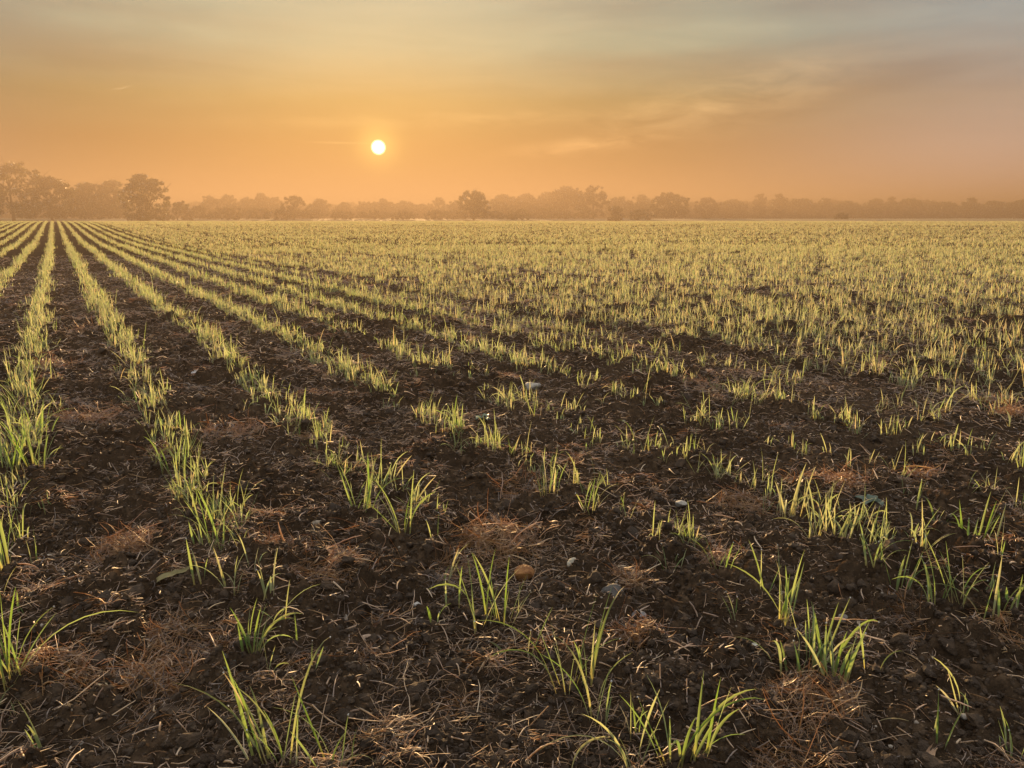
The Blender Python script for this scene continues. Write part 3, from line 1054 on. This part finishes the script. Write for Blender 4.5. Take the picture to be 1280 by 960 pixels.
# ------------------------------------------------------------------ trees and hedges far off
def tree(name, px, top, wpx, dist, label, group=None, mat=0, sparse=0.0, shape="round", base_y=None, skirt=0.25, seed=0, cat="tree"):
    """px, top, wpx: where the photo shows the tree; dist: metres away. Trunk and limbs are one part, the crown another."""
    rng = np.random.default_rng(5000 + seed)
    d = ray(px, 275.0)
    d = d / math.hypot(d[0], d[1])
    X, Y = d[0] * dist, d[1] * dist
    zb = float(z_macro(np.array([X]), np.array([Y]))[0])
    dep = Y * math.cos(PITCH)
    scale = dep / F_PX
    ztop = CAM_H + (275.0 - top) * scale / math.cos(PITCH) * math.cos(PITCH)
    H = max(ztop - zb, 1.5)
    R = wpx * scale * 0.5
    root = empty(name, (X, Y, zb - 0.05))
    tag(root, label, cat, group)
    # trunk, limbs
    paths, rads = [], []
    S = 7
    tr = 0.028 * H + 0.05
    ht = H * (0.62 if shape != "bush" else 0.35)
    t = np.linspace(0, 1, S)
    wob = rng.normal(0, .02 * H, 2)
    paths.append(np.stack([wob[0] * t ** 2, wob[1] * t ** 2, ht * t], 1)); rads.append(tr * (1.15 - .8 * t))
    tips = []
    nl = 9 if shape != "bush" else 7
    for k in range(nl):
        h0 = ht * (rng.uniform(.28, .95) if shape != "bush" else rng.uniform(.02, .8))
        a = 2 * PI * k / nl + rng.uniform(-.4, .4)
        reach = R * rng.uniform(.55, .92)
        rise = (H * rng.uniform(.72, .95) - h0) * rng.uniform(.35, 1.0)
        c0 = np.array([wob[0] * (h0 / ht) ** 2, wob[1] * (h0 / ht) ** 2, h0])
        e = c0 + np.array([math.cos(a) * reach, math.sin(a) * reach, max(rise, .05 * H)])
        mid = (c0 + e) / 2 + np.array([0, 0, .08 * H]) + rng.normal(0, .03 * R, 3)
        tt = t[:, None]
        paths.append((1 - tt) ** 2 * c0 + 2 * tt * (1 - tt) * mid + tt ** 2 * e); rads.append(tr * .42 * (1.05 - t * .85))
        tips.append(e)
        for _ in range(3):
            q = rng.uniform(.4, .9)
            s0 = (1 - q) ** 2 * c0 + 2 * q * (1 - q) * mid + q * q * e
            e2 = s0 + rng.normal(0, 1, 3) * R * .32 + np.array([0, 0, .1 * H])
            paths.append(s0 + (e2 - s0) * tt); rads.append(tr * .17 * (1.05 - t * .8))
            tips.append(e2)
    V, Q, C = tubes(np.array(paths), np.array(rads), np.full(len(paths), .5))
    mesh_np("trunk", V, quads=Q, col=C, mats=[M_BARK], par=root)
    # crown: leaf clusters in an uneven dome
    leaf = max(1.5 * scale, .12)
    ncl = int(np.clip(95 * (R * H / 40), 40, 190))
    cl, rad = [], []
    z0 = H * (skirt if shape != "bush" else 0.02)
    while len(cl) < ncl:
        a, q, hz = rng.uniform(0, 2 * PI), math.sqrt(rng.random()), rng.random()
        if shape == "bush":
            prof = math.sqrt(max(0, 1 - hz ** 2.6))
        elif shape == "tall":
            prof = math.sin(PI * (0.10 + 0.86 * hz)) ** .8
        else:
            prof = max(0, 1 - (abs(hz - .40) / .60) ** 2.4) ** .5
        lobe = .72 + .40 * vnoise(np.array([math.cos(a) * 1.7 + seed]), np.array([hz * 3 + math.sin(a) * 1.7]), 9)[0]
        p = np.array([math.cos(a) * R * q * prof * lobe, math.sin(a) * R * q * prof * lobe, z0 + (H - z0) * hz * (.94 if q > .5 else .97)])
        if sparse and vnoise(np.array([p[0] / (R * .38) + seed]), np.array([p[2] / (H * .22) + p[1] / R * 1.5]), 4)[0] < sparse:
            if rng.random() < .93:
                cl.append(None)
            continue
        cl.append(p); rad.append(rng.uniform(.07, .17) * min(R * 1.3, H * .7))
    cl = [c for c in cl if c is not None]
    for _ in range(int(8 + 30 * sparse)):
        a, hz = rng.uniform(0, 2 * PI), rng.uniform(.35, .98)
        prof = max(.15, 1 - (abs(hz - .40) / .62) ** 2.4) ** .5
        cl.append(np.array([math.cos(a) * R * prof * .98, math.sin(a) * R * prof * .98, z0 + (H - z0) * hz * 1.0]))
        rad.append(rng.uniform(.035, .08) * min(R * 1.3, H * .7))
    cl = np.array(cl)
    rad = np.array(rad)
    per = int(np.clip(46 * (1 - .45 * sparse), 18, 46))
    i = np.repeat(np.arange(len(cl)), per)
    n = len(i)
    off = rng.normal(0, 1, (n, 3)); off /= np.linalg.norm(off, axis=1, keepdims=True)
    off *= (rng.random(n) ** .45)[:, None]
    P = cl[i] + off * rad[i][:, None] * np.array([1.1, 1.1, .8])
    P[:, 2] = np.clip(P[:, 2], .05, None)
    a = rng.normal(0, 1, (n, 3)); a /= np.linalg.norm(a, axis=1, keepdims=True)
    b = np.cross(a, rng.normal(0, 1, (n, 3))); b /= np.linalg.norm(b, axis=1, keepdims=True)
    ls = leaf * rng.uniform(.6, 1.4, n)[:, None]
    V = np.stack([P - a * ls, P + b * ls * .6, P + a * ls, P - b * ls * .6], 1).reshape(-1, 3)
    q = np.arange(n * 4).reshape(n, 4)
    tint = np.repeat(np.clip(.5 + .35 * rng.normal(size=len(cl)), 0, 1)[i], 4)
    col = np.stack([tint, tint, tint], 1)
    mesh_np("crown", V, quads=q, col=col, mats=[M_FOL[mat]], smooth_shade=False, par=root)
    return root


TREES = [
    # px, top, width, distance, label, material, sparse, shape
    (18, 205, 84, 215, "tallest tree, with sky gaps in its broad crown, at the left edge of the skyline", 0, .36, "round"),
    (66, 221, 54, 220, "lower rounded tree on the right flank of the tallest tree at the left edge", 0, .25, "round"),
    (-30, 214, 70, 225, "tree cut by the left picture edge, behind the tallest tree", 0, .2, "round"),
    (112, 230, 48, 265, "pale hazy tree between the tallest left tree and the big oak", 1, .2, "round"),
    (146, 226, 44, 270, "pale hazy tree touching the left side of the big oak", 1, .25, "round"),
    (184, 219, 60, 190, "big dark round oak standing clear against the orange sky at left", 0, .05, "round"),
    (264, 246, 26, 330, "low hazy tree, first one right of the big left oak", 1, .1, "round"),
    (286, 244, 24, 335, "flat-topped hazy tree, second right of the big left oak", 1, .1, "round"),
    (309, 248, 22, 340, "low hazy tree between the flat-topped one and the pointed one", 1, .1, "round"),
    (328, 243, 30, 330, "pointed hazy tree left of the small dark two-lobed tree", 1, .15, "tall"),
    (345, 247, 18, 345, "thin hazy tree just left of the small dark two-lobed tree", 1, .3, "tall"),
    (368, 246, 34, 255, "small dark two-lobed tree left of the domed tree under the sun's left", 0, .15, "round"),
    (401, 249, 32, 310, "smooth domed hazy tree left of the point below the sun", 1, 0, "round"),
    (431, 254, 26, 330, "low hazy tree right of the domed tree, left of the sun", 1, .1, "round"),
    (456, 253, 26, 350, "low hazy tree almost straight below the sun", 1, .1, "round"),
    (479, 249, 30, 345, "slightly taller hazy tree just right of straight below the sun", 1, .1, "round"),
    (506, 252, 34, 350, "broad low hazy tree, second right of the sun", 1, .05, "round"),
    (530, 255, 30, 355, "lowest hazy tree between the sun and the small peaked tree", 1, .05, "round"),
    (548, 247, 17, 350, "small peaked tree sticking out of the skyline left of the dark middle tree", 1, .05, "round"),
    (570, 252, 26, 320, "hazy shrubby tree touching the left of the dark middle tree", 1, .1, "round"),
    (592, 239, 40, 225, "dark round tree standing alone near the middle of the skyline", 0, .05, "round"),
    (630, 244, 40, 330, "hazy tree, first right of the dark middle tree", 1, .1, "round"),
    (658, 243, 36, 335, "hazy ragged-topped tree, second right of the dark middle tree", 2, .2, "tall"),
    (684, 241, 34, 340, "hazy tree on the left shoulder of the wide sparse crown", 2, .2, "round"),
    (708, 234, 46, 300, "tall tree with a wide thin crown left of the open-crowned tree", 2, .34, "round"),
    (741, 232, 34, 280, "open-crowned tree with sky showing between its bare limbs, right of the middle", 2, .46, "round"),
    (772, 247, 34, 350, "low hazy tree just right of the open-crowned tree", 1, .15, "round"),
    (802, 245, 36, 350, "hazy tree left of the wide dark-topped tree at right", 1, .15, "round"),
    (838, 242, 50, 275, "wide dark-topped tree right of the open-crowned tree", 0, .22, "round"),
    (884, 248, 34, 330, "twiggy thin tree with pale gaps right of the wide dark-topped tree", 2, .45, "tall"),
    (915, 250, 40, 380, "low even hazy tree right of the twiggy thin tree", 1, .05, "round"),
    (949, 243, 18, 380, "thin upright tree above the far right woodland edge, left of its twin", 2, .3, "tall"),
    (973, 244, 22, 380, "thin upright tree above the far right woodland edge, right of its twin", 2, .25, "tall"),
    (1000, 249, 44, 400, "broad greyish tree right of the two thin upright trees", 1, .05, "round"),
    (1030, 248, 18, 400, "small rounded greyish tree right of the broad one", 1, .1, "tall"),
    (1058, 252, 36, 410, "low greyish tree with pale mist below it at right", 1, .15, "round"),
    (1092, 250, 34, 420, "greyish tree right of the misty gap at right", 1, .05, "round"),
    (1112, 246, 12, 420, "slender spike of a tree above the right-hand woodland", 2, .1, "tall"),
    (1136, 249, 44, 420, "long flat-topped greyish tree right of the slender spike", 1, .05, "round"),
    (1176, 253, 40, 430, "low greyish tree between the flat-topped and the domed one at right", 1, .05, "round"),
    (1211, 248, 24, 410, "small domed tree standing over the woodland near the right edge", 1, 0, "round"),
    (1241, 252, 36, 430, "low greyish tree right of the small domed one", 1, .05, "round"),
    (1274, 250, 40, 420, "greyish tree cut by the right picture edge", 1, .05, "round"),
    (1310, 250, 44, 420, "greyish tree just beyond the right picture edge", 1, .05, "round"),
]
for i, (px, top, w, dist, lab, mt, sp, shp) in enumerate(TREES):
    tree("woodland_tree", px, top, w, dist, lab, "trees along the skyline", mt, sp, shp, seed=i, skirt=.04 if dist > 300 else .10)

# the low hedge and bushes in front of the tree line
HEDGE = [
    (45, 250, 60), (100, 252, 60), (150, 256, 60), (222, 252, 50), (250, 258, 36), (285, 260, 44), (322, 260, 40), (352, 262, 34), (390, 263, 40), (428, 264, 40),
    (468, 264, 44), (505, 264, 40), (545, 263, 36), (570, 263, 30), (618, 264, 34), (650, 262, 40), (690, 260, 44), (730, 260, 40), (800, 262, 36),
]
rngh = np.random.default_rng(4)
for i, (px, top, w) in enumerate(HEDGE):
    tree("hedge_bush", px, top, w, rngh.uniform(225, 250), "low hazy bush in the hedge along the far field edge", "bushes of the far hedge", 1, .05, "bush", seed=200 + i, cat="bush")
tree("hedge_bush", 768, 258, 24, 205, "small round bush standing in front of the open-crowned tree", None, 0, .05, "bush", seed=260, cat="bush")
tree("hedge_bush", 1052, 268, 16, 240, "tiny pale bush in the mist before the right-hand woodland", None, 1, .05, "bush", seed=261, cat="bush")

# the far woodland behind, one tree after another
px, k = -60, 0
while px < 1350:
    base = np.interp(px, [-60, 0, 200, 350, 560, 640, 900, 1280], [238, 240, 253, 254, 256, 251, 252, 254])
    tree("far_tree", px, base + rngh.normal(0, 1.6), rngh.uniform(34, 54), rngh.uniform(440, 500), "faint far tree in the hazy wood behind the skyline trees", "trees of the far hazy wood", int(rngh.integers(1, 3)), .05, "round", seed=400 + k, skirt=.04)
    px += rngh.uniform(20, 30)
    k += 1


# ------------------------------------------------------------------ vapour trail high in the sky
def contrail():
    a, b = ray(139, 112.5), ray(166, 107)
    D = 9000.0
    A, B = a * D, b * D
    S = 14
    t = np.linspace(0, 1, S)
    P = (A[None] + (B - A)[None] * t[:, None] + np.stack([0 * t, 0 * t, 6 * np.sin(t * 9)], 1))[None]
    r = (np.interp(t, [0, .1, .6, 1], [1, 5, 7, 2]))[None]
    V, Q, C = tubes(P, r, np.array([.5]))
    m, nt, out = new_mat("ice_trail")
    d = N(nt, "ShaderNodeBsdfDiffuse"); d.inputs[0].default_value = (.9, .9, .9, 1)
    tl = N(nt, "ShaderNodeBsdfTranslucent"); tl.inputs[0].default_value = (.9, .9, .9, 1)
    tp = N(nt, "ShaderNodeBsdfTransparent")
    m1, m2 = N(nt, "ShaderNodeMixShader"), N(nt, "ShaderNodeMixShader")
    m1.inputs[0].default_value = .6; m2.inputs[0].default_value = .05
    nt.links.new(d.outputs[0], m1.inputs[1]); nt.links.new(tl.outputs[0], m1.inputs[2])
    nt.links.new(tp.outputs[0], m2.inputs[1]); nt.links.new(m1.outputs[0], m2.inputs[2])
    nt.links.new(m2.outputs[0], out.inputs[0])
    c = P[0].mean(0)
    o = mesh_np("vapour_trail", V - c, quads=Q, col=C, mats=[m])
    o.location = c
    tag(o, "short bright vapour trail high in the left sky", "vapour trail")


contrail()

# ------------------------------------------------------------------ haze
HAZE_D = 0.0047
HAZE_G = 0.42
HAZE_C = (0.198, 0.154, 0.118)


def haze():
    bm = bmesh.new()
    bmesh.ops.create_cube(bm, size=1)
    lo, hi = np.array([-1700, -1700, -3.0]), np.array([1700, 1700, 18.5])
    for v in bm.verts:
        v.co = [(lo[i] + hi[i]) / 2 + v.co[i] * (hi[i] - lo[i]) for i in range(3)]
    me = bpy.data.meshes.new("haze")
    bm.to_mesh(me); bm.free()
    o = bpy.data.objects.new("haze", me)
    COL.objects.link(o)
    m, nt, out = new_mat("morning_haze")
    v = N(nt, "ShaderNodeVolumePrincipled")
    v.inputs["Color"].default_value = (*HAZE_C, 1)
    v.inputs["Density"].default_value = HAZE_D
    v.inputs["Anisotropy"].default_value = HAZE_G
    nt.links.new(v.outputs[0], out.inputs["Volume"])
    me.materials.append(m)
    tag(o, kind="stuff")


haze()

# ------------------------------------------------------------------ sky
def sky():
    w = bpy.data.worlds.new("World")
    scene.world = w
    w.use_nodes = True
    nt = w.node_tree
    nt.nodes.clear()
    out = N(nt, "ShaderNodeOutputWorld")
    g = N(nt, "ShaderNodeTexCoord").outputs["Generated"]
    nz = N(nt, "ShaderNodeVectorMath", operation="NORMALIZE")
    nt.links.new(g, nz.inputs[0])
    d = nz.outputs[0]
    sx = N(nt, "ShaderNodeSeparateXYZ"); nt.links.new(d, sx.inputs[0])
    z = sx.outputs[2]
    dot = N(nt, "ShaderNodeVectorMath", operation="DOT_PRODUCT")
    nt.links.new(d, dot.inputs[0]); dot.inputs[1].default_value = tuple(SUN_DIR)
    cg = dot.outputs["Value"]
    # elevation ramps: towards the sun, and away from it
    zz = math_(nt, "MULTIPLY", z, 2.0)            # 0.5 = 30 degrees up
    # (linear values; the haze in front adds most of the light near the horizon)
    toward = ramp(nt, zz, [(0.0, (.10, .06, .02)), (0.18, (.06, .05, .02)), (0.28, (.11, .16, .08)), (0.40, (.19, .36, .30)), (0.54, (.24, .40, .37)), (0.72, (1.05, 1.0, .96)), (1.0, (1.42, 1.42, 1.42))])  # top stops, above the frame, brightened as added fill light
    away = ramp(nt, zz, [(0.0, (.70, .56, .56)), (0.14, (.58, .49, .47)), (0.26, (.42, .40, .37)), (0.38, (.23, .39, .45)), (0.54, (.26, .41, .47)), (0.72, (.95, .98, 1.02)), (1.0, (1.42, 1.42, 1.42))])  # same added overhead fill in the top stops, out of view
    m = N(nt, "ShaderNodeMapRange", interpolation_type="SMOOTHSTEP")
    m.inputs[1].default_value, m.inputs[2].default_value = 0.74, 0.965
    nt.links.new(cg, m.inputs[0])
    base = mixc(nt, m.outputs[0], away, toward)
    # thin streaked cloud: noise on the sky's own directions, squeezed in height
    mp = N(nt, "ShaderNodeMapping")
    mp.inputs["Scale"].default_value = (2.2, 1.0, 15.0)
    mp.inputs["Rotation"].default_value = (0, math.radians(-8), 0)
    nt.links.new(d, mp.inputs[0])
    n1 = N(nt, "ShaderNodeTexNoise"); n1.inputs["Scale"].default_value = 2.2; n1.inputs["Detail"].default_value = 7; n1.inputs["Roughness"].default_value = .58; n1.inputs["Distortion"].default_value = .5
    nt.links.new(mp.outputs[0], n1.inputs["Vector"])
    cl = ramp(nt, n1.outputs["Fac"], [(0.40, (0, 0, 0)), (0.72, (1, 1, 1))])
    hi_ = N(nt, "ShaderNodeMapRange"); hi_.inputs[1].default_value, hi_.inputs[2].default_value = .07, .16
    nt.links.new(z, hi_.inputs[0])
    clf = math_(nt, "MULTIPLY", cl, hi_.outputs[0])
    base = mixc(nt, math_(nt, "MULTIPLY", clf, .6), base, (.20, .15, .08), "ADD")
    # dark grey-violet veil bank on the right
    n2 = N(nt, "ShaderNodeTexNoise"); n2.inputs["Scale"].default_value = 1.5; n2.inputs["Detail"].default_value = 5; n2.inputs["Roughness"].default_value = .5
    mp2 = N(nt, "ShaderNodeMapping"); mp2.inputs["Scale"].default_value = (1.4, 1.0, 11.0); mp2.inputs["Location"].default_value = (3.1, 0.4, .2)
    nt.links.new(d, mp2.inputs[0]); nt.links.new(mp2.outputs[0], n2.inputs["Vector"])
    dk = ramp(nt, n2.outputs["Fac"], [(0.45, (0, 0, 0)), (0.70, (1, 1, 1))])
    base = mixc(nt, math_(nt, "MULTIPLY", math_(nt, "MULTIPLY", dk, hi_.outputs[0]), .9), base, mixc(nt, 1.0, base, (.55, .58, .66), "MULTIPLY"))
    # the brighter wisps right of the sun, a patch of small ripples at its own place in the sky
    def patch(px, py, w, h, tilt):
        c1 = ray(px, py); c1 = c1 / np.linalg.norm(c1)
        sub = N(nt, "ShaderNodeVectorMath", operation="SUBTRACT"); nt.links.new(d, sub.inputs[0]); sub.inputs[1].default_value = tuple(c1)
        ex = N(nt, "ShaderNodeVectorRotate", rotation_type="AXIS_ANGLE"); ex.inputs["Axis"].default_value = (0, 1, 0); ex.inputs["Angle"].default_value = math.radians(tilt)
        nt.links.new(sub.outputs[0], ex.inputs[0])
        sc_ = N(nt, "ShaderNodeVectorMath", operation="MULTIPLY"); nt.links.new(ex.outputs[0], sc_.inputs[0]); sc_.inputs[1].default_value = (1 / w, .5, 1 / h)
        ln_ = N(nt, "ShaderNodeVectorMath", operation="LENGTH"); nt.links.new(sc_.outputs[0], ln_.inputs[0])
        fall = N(nt, "ShaderNodeMapRange", interpolation_type="SMOOTHSTEP"); fall.inputs[1].default_value, fall.inputs[2].default_value, fall.inputs[3].default_value, fall.inputs[4].default_value = .05, 1.25, 1, 0
        nt.links.new(ln_.outputs["Value"], fall.inputs[0])
        return fall.outputs[0]
    mp3 = N(nt, "ShaderNodeMapping"); mp3.inputs["Scale"].default_value = (7, 3, 27); mp3.inputs["Rotation"].default_value = (0, math.radians(14), 0)
    nt.links.new(d, mp3.inputs[0])
    n3 = N(nt, "ShaderNodeTexNoise"); n3.inputs["Scale"].default_value = 2.0; n3.inputs["Detail"].default_value = 6; n3.inputs["Roughness"].default_value = .58; n3.inputs["Distortion"].default_value = .5
    nt.links.new(mp3.outputs[0], n3.inputs["Vector"])
    puff = ramp(nt, n3.outputs["Fac"], [(.36, (0, 0, 0)), (.66, (1, 1, 1))])
    def add_cloud(base, f, k, col):
        return mixc(nt, math_(nt, "MULTIPLY", f, k), base, col, "ADD")
    base = add_cloud(base, math_(nt, "MULTIPLY", puff, patch(895, 132, .19, .040, 12)), .55, (.80, .50, .22))
    base = add_cloud(base, math_(nt, "MULTIPLY", puff, patch(720, 184, .11, .013, 5)), .60, (.80, .46, .18))
    base = add_cloud(base, patch(425, 178.5, .042, .0016, 0), .30, (.9, .7, .3))
    base = add_cloud(base, math_(nt, "MULTIPLY", puff, patch(560, 150, .30, .012, 2)), .30, (.8, .5, .2))
    dk2 = patch(1010, 124, .24, .020, 11)
    base = mixc(nt, math_(nt, "MULTIPLY", dk2, .35), base, mixc(nt, 1.0, base, (.40, .46, .55), "MULTIPLY"))
    # glow about the sun, and its disc
    cgp = math_(nt, "MAXIMUM", cg, 0.0)
    def glow(power, col, k):
        p = math_(nt, "MULTIPLY", math_(nt, "POWER", cgp, power), k)
        return mixc(nt, p, (0, 0, 0), col)
    e = mixc(nt, 1.0, base, glow(60, (1, .62, .14), .01), "ADD")
    e = mixc(nt, 1.0, e, glow(1500, (1, .70, .16), .10), "ADD")
    e = mixc(nt, 1.0, e, glow(4500, (1, .72, .16), .8), "ADD")
    disc = N(nt, "ShaderNodeMapRange", interpolation_type="SMOOTHSTEP")
    disc.inputs[1].default_value, disc.inputs[2].default_value = math.cos(math.radians(.56)), math.cos(math.radians(.26))
    disc.inputs[3].default_value, disc.inputs[4].default_value = 0.0, 1.0
    nt.links.new(cg, disc.inputs[0])
    dv = N(nt, "ShaderNodeVectorMath", operation="SCALE"); dv.inputs[0].default_value = (9, 7.6, 4.0)
    nt.links.new(disc.outputs[0], dv.inputs["Scale"])
    ad = N(nt, "ShaderNodeVectorMath", operation="ADD")
    nt.links.new(e, ad.inputs[0]); nt.links.new(dv.outputs[0], ad.inputs[1])
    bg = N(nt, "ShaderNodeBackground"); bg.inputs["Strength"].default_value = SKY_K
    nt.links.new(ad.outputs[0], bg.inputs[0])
    nish = N(nt, "ShaderNodeTexSky", sky_type="NISHITA")
    nish.sun_disc = False
    nish.sun_elevation = SUN_EL
    nish.sun_rotation = SUN_AZ
    nish.dust_density = 6.0
    nish.air_density = 1.5
    b2 = N(nt, "ShaderNodeBackground"); b2.inputs["Strength"].default_value = 0.05
    nt.links.new(mixc(nt, 1.0, nish.outputs[0], (.05, .06, .08), "MULTIPLY"), b2.inputs[0])
    add = N(nt, "ShaderNodeAddShader")
    nt.links.new(bg.outputs[0], add.inputs[0]); nt.links.new(b2.outputs[0], add.inputs[1])
    nt.links.new(add.outputs[0], out.inputs[0])


SKY_K = 0.165
sky()

# ------------------------------------------------------------------ sun, camera, view
from mathutils import Vector
sl = bpy.data.lights.new("sun", "SUN")
sl.energy = 5.0
sl.angle = math.radians(0.6)
sl.color = (1.0, 0.61, 0.25)
so = bpy.data.objects.new("sun", sl)
so.rotation_euler = Vector(-SUN_DIR).to_track_quat("-Z", "Y").to_euler()
COL.objects.link(so)

cam = bpy.data.cameras.new("camera")
cam.sensor_width = 36.0
cam.lens = F_PX / 1280 * 36.0
cam.clip_start = 0.05
cam.clip_end = 30000
co = bpy.data.objects.new("camera", cam)
co.location = (0, 0, CAM_H)
co.rotation_euler = (math.radians(90) - PITCH, 0, 0)
COL.objects.link(co)
scene.camera = co

scene.render.engine = "CYCLES"
cy = scene.cycles
cy.use_denoising = True
cy.denoiser = "OPENIMAGEDENOISE"
cy.max_bounces = 6
cy.diffuse_bounces = 2
cy.glossy_bounces = 2
cy.transmission_bounces = 4
cy.transparent_max_bounces = 6
cy.volume_bounces = 1
cy.sample_clamp_indirect = 6
cy.caustics_reflective = False
cy.caustics_refractive = False
vs = scene.view_settings
vs.view_transform = "Standard"
vs.look = "None"
vs.exposure = 2.4
vs.gamma = 1.0
vs.use_curve_mapping = False
